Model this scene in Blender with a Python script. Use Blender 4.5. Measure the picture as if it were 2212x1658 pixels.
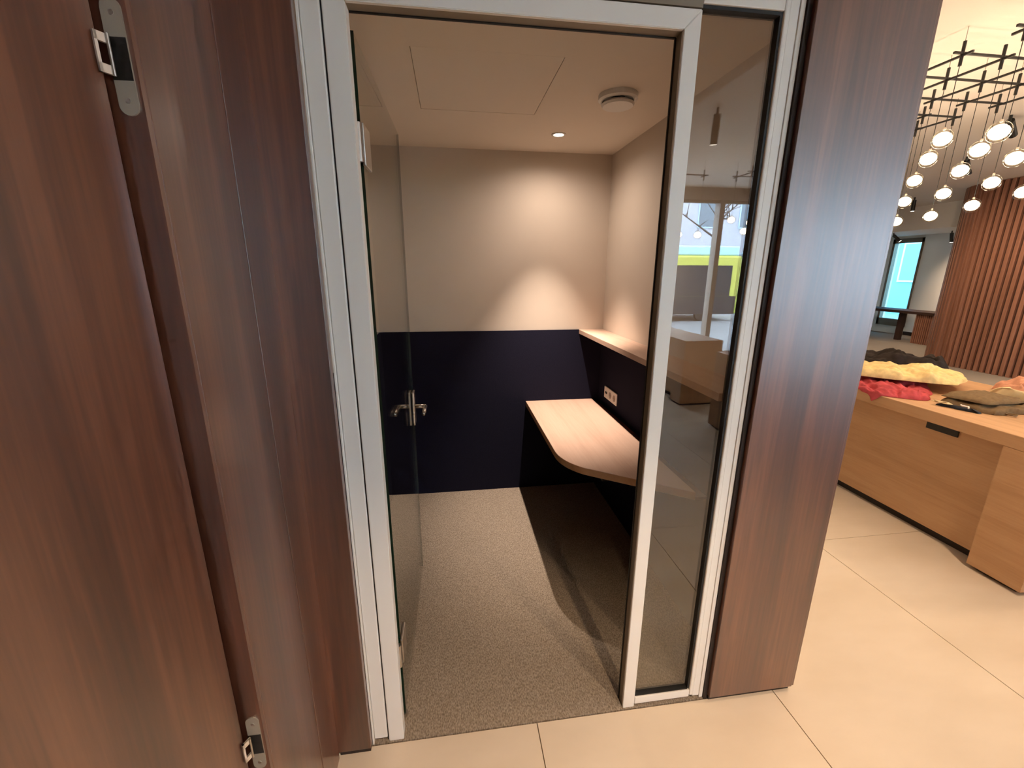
import bpy, bmesh, math, random
from mathutils import Vector, Matrix, noise
from math import radians as RAD, pi as PI
random.seed(7)
S = bpy.context.scene
for o in list(bpy.data.objects):
    bpy.data.objects.remove(o)
C = S.collection

# ------------------------------------------------------------------ camera
cam_d = bpy.data.cameras.new('camera')
cam_d.sensor_width = 36.0
cam_d.lens = 922.73 / 2212 * 36.0
cam_d.clip_start = 0.02
cam_d.clip_end = 200
CAM = Vector((0.2121, -1.1708, 1.59))
_p, _y, _r = RAD(14.822), RAD(8.0434), RAD(-0.2218)
fwd = Vector((math.sin(_y) * math.cos(_p), math.cos(_y) * math.cos(_p), -math.sin(_p)))
rgt = Vector((math.cos(_y), -math.sin(_y), 0))
dwn = fwd.cross(rgt)
rgt, dwn = rgt * math.cos(_r) + dwn * math.sin(_r), -rgt * math.sin(_r) + dwn * math.cos(_r)
cam = bpy.data.objects.new('camera', cam_d)
C.objects.link(cam)
cam.matrix_world = Matrix(((rgt.x, -dwn.x, -fwd.x, CAM.x), (rgt.y, -dwn.y, -fwd.y, CAM.y), (rgt.z, -dwn.z, -fwd.z, CAM.z), (0, 0, 0, 1)))
S.camera = cam

# ------------------------------------------------------------------ world, exposure
W = bpy.data.worlds.new('world')
S.world = W
W.use_nodes = True
bg = W.node_tree.nodes['Background']
bg.inputs['Color'].default_value = (0.72, 0.87, 1.0, 1)
bg.inputs['Strength'].default_value = 15.5
S.view_settings.view_transform = 'Standard'
S.view_settings.look = 'None'
S.view_settings.gamma = 1
S.view_settings.use_curve_mapping = False
S.view_settings.exposure = 0.52
S.cycles.use_denoising = True
S.cycles.max_bounces = 5
S.cycles.diffuse_bounces = 3
S.cycles.glossy_bounces = 3
S.cycles.transparent_max_bounces = 12
S.cycles.use_adaptive_sampling = True
S.cycles.adaptive_min_samples = 16
S.cycles.adaptive_threshold = 0.05
S.cycles.caustics_reflective = False
S.cycles.caustics_refractive = False
S.cycles.sample_clamp_indirect = 8

WARM = (1.0, 0.71, 0.46)
LOBBY_SPOT = 42.0       # watts of each ceiling spot in the lobby
BOOTH_SPOT = 185.0


# ------------------------------------------------------------------ materials
def new_mat(name):
    m = bpy.data.materials.new(name)
    m.use_nodes = True
    nt = m.node_tree
    return m, nt, nt.nodes['Principled BSDF']


def plain(name, col, rough=0.5, metal=0.0, spec=0.5, noise_amt=0.0, scale=30, bump=0.0):
    m, nt, b = new_mat(name)
    b.inputs['Base Color'].default_value = (*col, 1)
    b.inputs['Roughness'].default_value = rough
    b.inputs['Metallic'].default_value = metal
    b.inputs['Specular IOR Level'].default_value = spec
    if noise_amt or bump:
        tc = nt.nodes.new('ShaderNodeTexCoord')
        n = nt.nodes.new('ShaderNodeTexNoise')
        n.inputs['Scale'].default_value = scale
        n.inputs['Detail'].default_value = 4
        nt.links.new(tc.outputs['Object'], n.inputs['Vector'])
        if noise_amt:
            r = nt.nodes.new('ShaderNodeValToRGB')
            r.color_ramp.elements[0].position = 0.3
            r.color_ramp.elements[1].position = 0.7
            r.color_ramp.elements[0].color = (*[c * (1 - noise_amt) for c in col], 1)
            r.color_ramp.elements[1].color = (*[min(1, c * (1 + noise_amt)) for c in col], 1)
            nt.links.new(n.outputs['Fac'], r.inputs['Fac'])
            nt.links.new(r.outputs['Color'], b.inputs['Base Color'])
        if bump:
            bp = nt.nodes.new('ShaderNodeBump')
            bp.inputs['Strength'].default_value = bump
            bp.inputs['Distance'].default_value = 0.004
            nt.links.new(n.outputs['Fac'], bp.inputs['Height'])
            nt.links.new(bp.outputs['Normal'], b.inputs['Normal'])
    return m


def wood(name, dark, mid, light, axis='Z', rough=0.35, scale=1.0, spec=0.5, stretch=0.04, coat=0.0):
    m, nt, b = new_mat(name)
    tc = nt.nodes.new('ShaderNodeTexCoord')
    geo = nt.nodes.new('ShaderNodeNewGeometry')
    mp = nt.nodes.new('ShaderNodeMapping')
    s = [scale] * 3
    s['XYZ'.index(axis)] = scale * stretch
    mp.inputs['Scale'].default_value = s
    nt.links.new(geo.outputs['Position'], mp.inputs['Vector'])
    n1 = nt.nodes.new('ShaderNodeTexNoise')
    n1.inputs['Scale'].default_value = 11
    n1.inputs['Detail'].default_value = 5
    n1.inputs['Roughness'].default_value = 0.55
    n1.inputs['Distortion'].default_value = 0.6
    n2 = nt.nodes.new('ShaderNodeTexNoise')
    n2.inputs['Scale'].default_value = 120
    n2.inputs['Detail'].default_value = 3
    for n in (n1, n2):
        nt.links.new(mp.outputs['Vector'], n.inputs['Vector'])
    mix = nt.nodes.new('ShaderNodeMath')
    mix.operation = 'MULTIPLY_ADD'
    mix.inputs[1].default_value = 0.28
    nt.links.new(n2.outputs['Fac'], mix.inputs[0])
    sc = nt.nodes.new('ShaderNodeMath')
    sc.operation = 'MULTIPLY'
    sc.inputs[1].default_value = 0.78
    nt.links.new(n1.outputs['Fac'], sc.inputs[0])
    nt.links.new(sc.outputs[0], mix.inputs[2])
    r = nt.nodes.new('ShaderNodeValToRGB')
    e = r.color_ramp.elements
    e[0].position, e[0].color = 0.38, (*dark, 1)
    e[1].position, e[1].color = 0.69, (*light, 1)
    x = e.new(0.53)
    x.color = (*mid, 1)
    nt.links.new(mix.outputs[0], r.inputs['Fac'])
    nt.links.new(r.outputs['Color'], b.inputs['Base Color'])
    b.inputs['Roughness'].default_value = rough
    b.inputs['Specular IOR Level'].default_value = spec
    b.inputs['Coat Weight'].default_value = coat
    b.inputs['Coat Roughness'].default_value = 0.31
    b.inputs['Coat IOR'].default_value = 1.65
    bp = nt.nodes.new('ShaderNodeBump')
    bp.inputs['Strength'].default_value = 0.05
    bp.inputs['Distance'].default_value = 0.002
    nt.links.new(n2.outputs['Fac'], bp.inputs['Height'])
    nt.links.new(bp.outputs['Normal'], b.inputs['Normal'])
    return m


def glass(name, tint=(0.93, 0.95, 0.94), f0=0.045):
    """thin clear sheet: Schlick reflection over plain transmission"""
    m = bpy.data.materials.new(name)
    m.use_nodes = True
    nt = m.node_tree
    nt.nodes.clear()
    out = nt.nodes.new('ShaderNodeOutputMaterial')
    mx = nt.nodes.new('ShaderNodeMixShader')
    tr = nt.nodes.new('ShaderNodeBsdfTransparent')
    gl = nt.nodes.new('ShaderNodeBsdfGlossy')
    gl.inputs['Roughness'].default_value = 0.0
    lw = nt.nodes.new('ShaderNodeLayerWeight')
    lw.inputs['Blend'].default_value = 0.5
    tr.inputs['Color'].default_value = (*tint, 1)
    pw = nt.nodes.new('ShaderNodeMath')
    pw.operation = 'POWER'
    pw.inputs[1].default_value = 5.0
    ml = nt.nodes.new('ShaderNodeMath')
    ml.operation = 'MULTIPLY_ADD'
    ml.use_clamp = True
    ml.inputs[1].default_value = 1 - f0
    ml.inputs[2].default_value = f0
    nt.links.new(lw.outputs['Facing'], pw.inputs[0])
    nt.links.new(pw.outputs[0], ml.inputs[0])
    nt.links.new(ml.outputs[0], mx.inputs[0])
    nt.links.new(tr.outputs[0], mx.inputs[1])
    nt.links.new(gl.outputs[0], mx.inputs[2])
    nt.links.new(mx.outputs[0], out.inputs[0])
    return m


def emit(name, col, strength):
    m, nt, b = new_mat(name)
    b.inputs['Base Color'].default_value = (*col, 1)
    b.inputs['Emission Color'].default_value = (*col, 1)
    b.inputs['Emission Strength'].default_value = strength
    return m


def carpet_mat(name, dark, light):
    m, nt, b = new_mat(name)
    geo = nt.nodes.new('ShaderNodeNewGeometry')
    mp = nt.nodes.new('ShaderNodeMapping')
    mp.inputs['Scale'].default_value = (260, 110, 100)
    nt.links.new(geo.outputs['Position'], mp.inputs['Vector'])
    n = nt.nodes.new('ShaderNodeTexNoise')
    n.inputs['Scale'].default_value = 1.0
    n.inputs['Detail'].default_value = 3
    nt.links.new(mp.outputs['Vector'], n.inputs['Vector'])
    r = nt.nodes.new('ShaderNodeValToRGB')
    r.color_ramp.elements[0].position, r.color_ramp.elements[0].color = 0.3, (*dark, 1)
    r.color_ramp.elements[1].position, r.color_ramp.elements[1].color = 0.7, (*light, 1)
    nt.links.new(n.outputs['Fac'], r.inputs['Fac'])
    nt.links.new(r.outputs['Color'], b.inputs['Base Color'])
    b.inputs['Roughness'].default_value = 0.95
    b.inputs['Specular IOR Level'].default_value = 0.1
    bp = nt.nodes.new('ShaderNodeBump')
    bp.inputs['Strength'].default_value = 0.6
    bp.inputs['Distance'].default_value = 0.004
    nt.links.new(n.outputs['Fac'], bp.inputs['Height'])
    nt.links.new(bp.outputs['Normal'], b.inputs['Normal'])
    return m


def stone_mat(name, a, b_, rough=0.5):
    m, nt, b = new_mat(name)
    geo = nt.nodes.new('ShaderNodeNewGeometry')
    mp = nt.nodes.new('ShaderNodeMapping')
    mp.inputs['Rotation'].default_value = (0, 0, 0.5)
    mp.inputs['Scale'].default_value = (1.2, 3.0, 1)
    nt.links.new(geo.outputs['Position'], mp.inputs['Vector'])
    n = nt.nodes.new('ShaderNodeTexNoise')
    n.inputs['Scale'].default_value = 1.6
    n.inputs['Detail'].default_value = 6
    n.inputs['Roughness'].default_value = 0.5
    nt.links.new(mp.outputs['Vector'], n.inputs['Vector'])
    r = nt.nodes.new('ShaderNodeValToRGB')
    r.color_ramp.elements[0].position, r.color_ramp.elements[0].color = 0.3, (*a, 1)
    r.color_ramp.elements[1].position, r.color_ramp.elements[1].color = 0.7, (*b_, 1)
    nt.links.new(n.outputs['Fac'], r.inputs['Fac'])
    nt.links.new(r.outputs['Color'], b.inputs['Base Color'])
    b.inputs['Roughness'].default_value = rough
    b.inputs['Specular IOR Level'].default_value = 0.35
    return m


M = dict(
    walnut=wood('walnut veneer', (0.042, 0.010, 0.004), (0.100, 0.027, 0.011), (0.195, 0.064, 0.028), rough=0.38, spec=1.0, coat=0.8),
    slat=wood('slat walnut', (0.19, 0.085, 0.053), (0.24, 0.112, 0.073), (0.30, 0.145, 0.098), rough=0.45),
    slat_back=plain('slat backing', (0.035, 0.014, 0.009), 0.7),
    oak=wood('oak veneer', (0.50, 0.285, 0.14), (0.57, 0.335, 0.175), (0.62, 0.38, 0.205), axis='Y', rough=0.45, stretch=0.06),
    desk=wood('desk laminate', (0.45, 0.30, 0.22), (0.50, 0.34, 0.255), (0.54, 0.375, 0.285), axis='Y', rough=0.5, stretch=0.06),
    desk_edge=wood('desk edge band', (0.42, 0.23, 0.11), (0.48, 0.27, 0.135), (0.52, 0.31, 0.16), axis='Y', rough=0.5),
    navy=plain('navy felt', (0.012, 0.012, 0.027), 0.95, spec=0.15, noise_amt=0.15, scale=300, bump=0.2),
    wall=plain('booth wall paint', (0.64, 0.56, 0.475), 0.85, spec=0.2, noise_amt=0.015, scale=5),
    ceil=plain('booth ceiling paint', (0.78, 0.71, 0.62), 0.9, spec=0.15),
    lceil=plain('lobby ceiling paint', (0.86, 0.80, 0.74), 0.9, spec=0.15),
    white=plain('white plaster', (0.76, 0.74, 0.70), 0.85, spec=0.2),
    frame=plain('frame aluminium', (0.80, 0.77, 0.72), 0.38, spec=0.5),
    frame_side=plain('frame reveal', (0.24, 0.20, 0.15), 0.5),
    gasket=plain('gasket', (0.006, 0.006, 0.006), 0.6),
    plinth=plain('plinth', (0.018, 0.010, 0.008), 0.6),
    carpet=carpet_mat('booth carpet', (0.17, 0.135, 0.10), (0.42, 0.35, 0.275)),
    carpet2=carpet_mat('lobby carpet', (0.20, 0.175, 0.155), (0.30, 0.27, 0.24)),
    tile=stone_mat('floor tile', (0.66, 0.55, 0.42), (0.74, 0.63, 0.50)),
    grout=plain('grout', (0.30, 0.23, 0.16), 0.9),
    glass=glass('clear glass', (0.95, 0.965, 0.955), 0.03),
    side_glass=glass('sidelight glass', (0.88, 0.88, 0.86), 0.12),
    window_glass=glass('window glass', (0.97, 0.98, 0.99), 0.02),
    glass_edge=plain('glass edge', (0.003, 0.020, 0.010), 0.15),
    glass_rim=plain('polished glass rim', (0.10, 0.13, 0.11), 0.15),
    far_glass=glass('tinted window glass', (0.45, 0.62, 0.68), 0.02),
    steel=plain('brushed steel', (0.55, 0.52, 0.48), 0.3, metal=1.0),
    hinge=plain('hinge zinc', (0.50, 0.45, 0.36), 0.42, metal=0.6),
    hinge_lt=plain('hinge bright', (0.80, 0.74, 0.66), 0.35, metal=0.7),
    black=plain('black metal', (0.012, 0.011, 0.010), 0.45),
    bronze=plain('bronze aluminium', (0.16, 0.125, 0.085), 0.45, metal=0.2),
    taupe=plain('taupe aluminium', (0.34, 0.28, 0.235), 0.5),
    plastic=plain('white plastic', (0.82, 0.80, 0.76), 0.4),
    yellow=plain('yellow towel', (0.85, 0.63, 0.30), 0.95, spec=0.1, noise_amt=0.18, scale=25, bump=0.4),
    cream=plain('cream cloth', (0.82, 0.66, 0.40), 0.95, spec=0.1),
    pink=plain('pink cloth', (0.52, 0.085, 0.10), 0.95, spec=0.1, noise_amt=0.2, scale=25, bump=0.3),
    rose=plain('rose cloth', (0.66, 0.33, 0.22), 0.95, spec=0.1, noise_amt=0.15, scale=18, bump=0.3),
    olive=plain('olive cloth', (0.20, 0.135, 0.075), 0.9, spec=0.1, noise_amt=0.15, scale=60, bump=0.3),
    dark=plain('charcoal cloth', (0.035, 0.028, 0.026), 0.9, spec=0.15, noise_amt=0.3, scale=20, bump=0.3),
    navy_cloth=plain('dark blue webbing', (0.008, 0.014, 0.028), 0.7),
    tram=plain('tram yellow', (0.56, 0.55, 0.09), 0.35),
    tram_roof=plain('tram roof', (0.50, 0.80, 0.85), 0.5),
    tram_dark=plain('tram glazing', (0.02, 0.022, 0.026), 0.15),
    asphalt=plain('asphalt', (0.20, 0.20, 0.21), 0.9, noise_amt=0.2, scale=8),
    facade=plain('facade render', (0.46, 0.47, 0.53), 0.85),
    facade2=plain('facade pale', (0.50, 0.68, 0.80), 0.85),
    facade3=plain('facade teal', (0.16, 0.30, 0.36), 0.8),
    bark=plain('bark', (0.06, 0.05, 0.045), 0.9),
    pane_blue=plain('far pane', (0.12, 0.17, 0.22), 0.1),
    bulb=emit('lamp glow', (1.0, 0.76, 0.53), 19.0),
    led=emit('led lens', (1.0, 0.9, 0.75), 30.0),
    led_soft=emit('spot lens', (1.0, 0.9, 0.75), 6.0),
)


def globe_mat():
    m = glass('globe glass', (0.98, 0.97, 0.92), 0.03)
    return m


M['globe'] = globe_mat()

# ------------------------------------------------------------------ builders
ORG = {}


def tag(o, label=None, cat=None, group=None, kind=None):
    if label: o['label'] = label
    if cat: o['category'] = cat
    if group: o['group'] = group
    if kind: o['kind'] = kind
    return o


def thing(name, loc, label, cat, group=None, kind=None, rotz=0.0):
    o = bpy.data.objects.new(name, None)
    C.objects.link(o)
    o.empty_display_size = 0.1
    o.location = loc
    o.rotation_euler = (0, 0, rotz)
    ORG[o.name] = Vector(loc) if rotz == 0 else Vector((0, 0, 0))
    return tag(o, label, cat, group, kind)


def link(name, bm, mat, parent=None, org=None, smooth=False):
    """bm is in world coordinates (or in the parent's own frame when the parent is rotated)"""
    if org is None:
        if len(bm.verts):
            lo = Vector([min(v.co[i] for v in bm.verts) for i in range(3)])
            hi = Vector([max(v.co[i] for v in bm.verts) for i in range(3)])
            org = Vector(((lo.x + hi.x) / 2, (lo.y + hi.y) / 2, lo.z))
        else:
            org = Vector((0, 0, 0))
    org = Vector(org)
    bmesh.ops.translate(bm, verts=bm.verts, vec=-org)
    me = bpy.data.meshes.new(name)
    bm.normal_update()
    bm.to_mesh(me)
    bm.free()
    if smooth:
        for p in me.polygons:
            p.use_smooth = True
    mats = mat if isinstance(mat, (list, tuple)) else [mat]
    for m in mats:
        me.materials.append(M[m] if isinstance(m, str) else m)
    o = bpy.data.objects.new(name, me)
    C.objects.link(o)
    ORG[o.name] = org
    if parent is not None:
        o.parent = parent
        o.location = org - ORG[parent.name]
    else:
        o.location = org
    return o


def bx(bm, x0, x1, y0, y1, z0, z1, bevel=0.0, mi=0):
    r = bmesh.ops.create_cube(bm, size=1.0)
    vs = r['verts']
    bmesh.ops.scale(bm, vec=(x1 - x0, y1 - y0, z1 - z0), verts=vs)
    bmesh.ops.translate(bm, vec=((x0 + x1) / 2, (y0 + y1) / 2, (z0 + z1) / 2), verts=vs)
    fs = {f for v in vs for f in v.link_faces}
    if bevel:
        es = {e for v in vs for e in v.link_edges}
        r2 = bmesh.ops.bevel(bm, geom=list(es), offset=bevel, segments=2, profile=0.5, affect='EDGES', clamp_overlap=True)
        fs |= set(r2['faces'])
    if mi:
        for f in fs:
            if f.is_valid: f.material_index = mi
    return vs


def box(name, x0, x1, y0, y1, z0, z1, mat, parent=None, bevel=0.0, **k):
    bm = bmesh.new()
    bx(bm, min(x0, x1), max(x0, x1), min(y0, y1), max(y0, y1), min(z0, z1), max(z0, z1), bevel)
    o = link(name, bm, mat, parent)
    if k: tag(o, **k)
    return o


def boxes(name, L, mat, parent=None, bevel=0.0, **k):
    bm = bmesh.new()
    for b in L: bx(bm, *b, bevel=bevel)
    o = link(name, bm, mat, parent)
    if k: tag(o, **k)
    return o


def cyl(bm, a, b, r, n=12, r2=None):
    a, b = Vector(a), Vector(b)
    d = b - a
    q = d.to_track_quat('Z', 'Y').to_matrix().to_4x4()
    res = bmesh.ops.create_cone(bm, cap_ends=True, segments=n, radius1=r, radius2=r if r2 is None else r2, depth=d.length)
    bmesh.ops.transform(bm, matrix=Matrix.Translation((a + b) / 2) @ q, verts=res['verts'])
    return res['verts']


def tube(bm, pts, r, n=8):
    for i in range(len(pts) - 1):
        cyl(bm, pts[i], pts[i + 1], r, n)
    for p in pts[1:-1]:
        s = bmesh.ops.create_uvsphere(bm, u_segments=n, v_segments=6, radius=r)
        bmesh.ops.translate(bm, verts=s['verts'], vec=p)


def prism(bm, poly, z0, z1):
    b = [bm.verts.new((x, y, z0)) for x, y in poly]
    t = [bm.verts.new((x, y, z1)) for x, y in poly]
    n = len(poly)
    bm.faces.new(list(reversed(b)))
    bm.faces.new(t)
    for i in range(n):
        bm.faces.new((b[i], b[(i + 1) % n], t[(i + 1) % n], t[i]))
    bmesh.ops.recalc_face_normals(bm, faces=bm.faces)


def lathe(bm, prof, c, n=32):
    rings = []
    for r, z in prof:
        if r < 1e-5:
            rings.append([bm.verts.new((c[0], c[1], c[2] + z))])
        else:
            rings.append([bm.verts.new((c[0] + r * math.cos(2 * PI * i / n), c[1] + r * math.sin(2 * PI * i / n), c[2] + z)) for i in range(n)])
    for a, b in zip(rings, rings[1:]):
        for i in range(n):
            j = (i + 1) % n
            if len(a) == 1 and len(b) == 1: continue
            if len(a) == 1: bm.faces.new((a[0], b[j], b[i]))
            elif len(b) == 1: bm.faces.new((a[i], a[j], b[0]))
            else: bm.faces.new((a[i], a[j], b[j], b[i]))
    bmesh.ops.recalc_face_normals(bm, faces=bm.faces)


def spot_light(name, loc, target, watts, size_deg, blend, col=WARM, radius=0.03, parent=None):
    d = bpy.data.lights.new(name, 'SPOT')
    d.energy = watts
    d.color = col
    d.spot_size = RAD(size_deg)
    d.spot_blend = blend
    d.shadow_soft_size = radius
    o = bpy.data.objects.new(name, d)
    C.objects.link(o)
    o.rotation_euler = (Vector(target) - Vector(loc)).to_track_quat('-Z', 'Y').to_euler()
    if parent is not None:
        o.parent = parent
        o.location = Vector(loc) - ORG[parent.name]
    else:
        o.location = loc
    return o


# ------------------------------------------------------------------ main dimensions
XL, XR, D, H = -0.262, 1.271, 1.739, 2.313      # booth inside
LW = -0.205                                       # left lobby wall face
LC = 3.0                                          # lobby ceiling
YW = -6.3                                         # window wall behind the camera
XF = 12.0                                         # far wall

# ------------------------------------------------------------------ lobby floor of tiles
fl = box('floor', -1.4, 5.62, YW, 3.75, -0.06, -0.006, 'grout', kind='structure', label='beige stone tile floor of the lobby', cat='floor')
PX, PY, G0 = 0.942, 1.884, 0.0016
base_tile = None
xs = [-1.411 + PX * i for i in range(0, 8)]
for i in range(7):
    x0, x1 = xs[i], xs[i + 1]
    x1 = min(x1, 5.62)
    for j in range(-4, 3):
        y0, y1 = 0.832 + PY * j, 0.832 + PY * (j + 1)
        y0, y1 = max(y0, YW), min(y1, 3.75)
        if y1 - y0 < 0.05: continue
        if x0 < 1.4 and y0 > -0.1: continue
        if x0 < 1.4 and y1 > 0 and y0 < 0: y1 = -0.006          # stops at the booth carpet
        box('tile', x0 + G0, x1 - G0, y0 + G0, y1 - G0, -0.006, 0.0, 'tile', fl, bevel=0.0008)
# piece of tile floor right of the booth already covered by the columns above x = 1.4
box('floor_carpet', 5.62, XF, YW, 9.6, -0.06, 0.0, 'carpet2', kind='structure', label='grey carpet floor beyond the oak bench', cat='floor')
box('floor_side', 1.415, 5.62, 3.75, 9.6, -0.06, 0.0, 'carpet2', kind='structure', label='grey carpet strip behind the booth', cat='floor')

# ------------------------------------------------------------------ lobby shell
lceil = boxes('ceiling_lobby', [(-1.4, 1.5, YW - 0.2, -0.02, LC, LC + 0.1), (1.5, 10.5, YW - 0.2, 9.6, LC, LC + 0.1)], 'lceil', kind='structure', label='pale lobby ceiling above the pendant lamps', cat='ceiling')
box('ceiling_shade_box', LW, 1.5, -1.35, -0.031, 2.42, LC - 0.002, 'lceil', kind='structure', label='unseen lowered box added in front of the booth, shading the upper walnut', cat='ceiling')  # added box out of view, shades the top of the left wall and column
boxes('ceiling_soffit', [(10.5, XF, YW, 9.6, 2.5, LC + 0.1)], 'lceil', kind='structure', label='lowered grey ceiling strip in front of the far window wall', cat='ceiling')
# far wall with its window opening
wy0, wy1, wz0, wz1 = 8.53, 9.30, 0.20, 2.44
boxes('wall_far', [(XF, XF + 0.2, YW, wy0, 0, 2.5), (XF, XF + 0.2, wy1, 9.6, 0, 2.5), (XF, XF + 0.2, wy0, wy1, wz1, 2.5), (XF, XF + 0.2, wy0, wy1, 0, wz0)], 'white', kind='structure', label='far white wall beyond the slatted wall', cat='wall')
box('wall_end', 1.5, XF + 0.2, 9.6, 9.8, 0, LC, 'white', kind='structure', label='white wall closing the lobby behind the booth', cat='wall')
box('wall_booth_rear', 1.394, 1.494, D + 0.1, 9.8, 0, LC + 0.1, 'white', kind='structure', label='white lobby wall behind the booth, hidden by the column', cat='wall')
box('baseboard_far', XF - 0.012, XF, 6.0, wy0, 0.0, 0.09, 'plinth', kind='structure', label='dark baseboard along the far white wall', cat='baseboard')
w2 = thing('window_2', (XF, 8.9, wz0), 'tall far window with bronze frame in the white wall', 'window', kind='structure')
boxes('window_frame', [(XF - 0.03, XF + 0.08, wy0, wy0 + 0.035, wz0, wz1), (XF - 0.03, XF + 0.08, wy1 - 0.06, wy1, wz0, wz1), (XF - 0.03, XF + 0.08, wy0, wy1, wz1 - 0.11, wz1), (XF - 0.03, XF + 0.08, wy0, wy1, wz0, wz0 + 0.18), (XF - 0.02, XF + 0.06, wy0, wy1, 0.60, 0.64)], 'bronze', w2)
box('pane', XF + 0.02, XF + 0.03, wy0, wy1, wz0, wz1, 'far_glass', w2)

# window wall behind the camera (seen mirrored in the sidelight)
wbx = [(1.9, 5.0), (5.0, 8.2), (8.2, 11.0)]  # last opening is unseen, added to bring daylight to the right side
boxes('wall_window', [(-1.4, 1.9, YW - 0.2, YW, 0, LC), (11.0, XF + 0.2, YW - 0.2, YW, 0, LC), (1.9, 11.0, YW - 0.2, YW, 0, 0.05)], 'white', kind='structure', label='street side wall around the big windows, mirrored in the sidelight', cat='wall')
box('trim_1', -1.4, XF, YW - 0.2, YW + 0.05, 2.80, LC, 'taupe', kind='structure', label='taupe lintel beam above the street windows', cat='trim')
for k, (a, b) in enumerate(wbx):
    w = thing('window_%d' % (k + 3), ((a + b) / 2, YW, 0.05), ['street window with the yellow tram, left of the mullion in the mirror image', 'street window right of the mullion in the mirror image', 'added unseen street window nearest the far white wall, for more daylight'][k], 'window', kind='structure')
    boxes('window_frame', [(b - 0.045, b + 0.045, YW - 0.12, YW + 0.04, 0.05, 2.80), (a, b, YW - 0.1, YW, 0.05, 0.11), (a, b, YW - 0.1, YW, 2.76, 2.80)], 'taupe', w)
    box('pane', a + 0.06, b - 0.06, YW - 0.06, YW - 0.05, 0.11, 2.76, 'window_glass', w)

# left lobby wall: wooden wall with the open wooden door
wl = boxes('wall_left', [(LW - 0.045, LW, -0.415, -0.176, 0.0, LC), (LW - 0.045, LW, -0.172, -0.165, 0, LC)], 'walnut', kind='structure', label='walnut wall panel between wooden door and booth front', cat='wall', bevel=0.0015)
box('trim_2', LW - 0.06, LW - 0.004, -0.163, -0.0302, 0.0, LC, 'walnut', kind='structure', label='narrow reddish walnut return beside the booth front', cat='trim', bevel=0.001)
box('wall_behind_door', -1.4, -1.35, YW, 0.2, 0, LC, 'white', kind='structure', label='wall of the room behind the wooden door', cat='wall')
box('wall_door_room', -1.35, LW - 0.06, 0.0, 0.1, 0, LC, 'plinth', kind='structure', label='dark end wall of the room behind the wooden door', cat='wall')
boxes('wall_left_rear', [(LW - 0.09, LW, YW, -1.40, 0, LC), (LW - 0.09, LW, -1.40, -0.415, 2.2, LC)], 'walnut', kind='structure', label='walnut wall around the wooden door, behind the camera', cat='wall')
# door frame reveal with the hinge plates
d2 = thing('door_2', (LW, -0.42, 0), 'open walnut door leaf with concealed hinges at far left', 'door', kind='structure')
box('jamb', LW - 0.085, LW - 0.0006, -0.4255, -0.4155, 0, 2.2, 'walnut', d2)
box('stop', LW - 0.10, LW - 0.05, -0.436, -0.4262, 0, 2.2, 'plinth', d2)


def pill(bm, x0, x1, y0, y1, z0, z1, n=10):
    r = (x1 - x0) / 2
    cx = (x0 + x1) / 2
    pts = [(cx + r * math.cos(PI * i / n), z1 - r + r * math.sin(PI * i / n)) for i in range(n + 1)]
    pts += [(cx + r * math.cos(PI + PI * i / n), z0 + r + r * math.sin(PI + PI * i / n)) for i in range(n + 1)]
    f = [bm.verts.new((x, y0, z)) for x, z in pts]
    b = [bm.verts.new((x, y1, z)) for x, z in pts]
    bm.faces.new(f)
    bm.faces.new(list(reversed(b)))
    m = len(pts)
    for i in range(m):
        bm.faces.new((f[i], b[i], b[(i + 1) % m], f[(i + 1) % m]))
    bmesh.ops.recalc_face_normals(bm, faces=bm.faces)


for zc in (1.868, 0.628):
    bm = bmesh.new()
    pill(bm, LW - 0.031, LW - 0.006, -0.4285, -0.4256, zc - 0.070, zc + 0.070)
    hp = link('hinge_plate', bm, 'hinge', d2)
    box('hinge_pocket', LW - 0.031, LW - 0.006, -0.4292, -0.4286, zc - 0.027, zc + 0.024, 'black', hp)
    for s in (-1, 1):
        bm = bmesh.new()
        cyl(bm, (LW - 0.018, -0.4295, zc + s * 0.052), (LW - 0.018, -0.4284, zc + s * 0.052), 0.0035, 10)
        link('screw', bm, 'steel', hp)
    # bracket arm reaching to the leaf
    bm = bmesh.new()
    a0 = Vector((LW - 0.025, -0.432, zc))
    a1 = Vector((LW - 0.034, -0.4475, zc))
    dirv = (a1 - a0)
    nrm = Vector((-dirv.y, dirv.x, 0)).normalized() * 0.002
    for z0, z1, t0, t1 in ((-0.024, -0.013, 0.0, 1.0), (0.013, 0.024, 0.0, 1.0), (-0.024, 0.024, 0.80, 1.0)):
        vs = bx(bm, 0, 1, -1, 1, z0, z1)
        for v in vs:
            t = t0 + (t1 - t0) * v.co.x
            p = a0 + dirv * t + nrm * v.co.y
            v.co = Vector((p.x, p.y, zc + v.co.z))
    link('hinge_arm', bm, 'hinge_lt', d2)
    bm = bmesh.new()
    cyl(bm, (a0.x + 0.001, a0.y - 0.004, zc - 0.025), (a0.x + 0.001, a0.y - 0.004, zc + 0.025), 0.0022, 12)
    link('hinge_pin', bm, 'steel', d2)
# the leaf, in its own rotated frame (hinge corner at origin, leaf runs along -Y)
TH = 11
bm = bmesh.new()
bx(bm, -0.042, 0.0, -0.93, 0.0, 0.012, 2.19, bevel=0.0018)
bmesh.ops.rotate(bm, verts=bm.verts, cent=(0, 0, 0), matrix=Matrix.Rotation(RAD(-TH), 3, 'Z'))
bmesh.ops.translate(bm, verts=bm.verts, vec=(LW - 0.036, -0.437, 0))
link('leaf', bm, 'walnut', d2)

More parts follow.
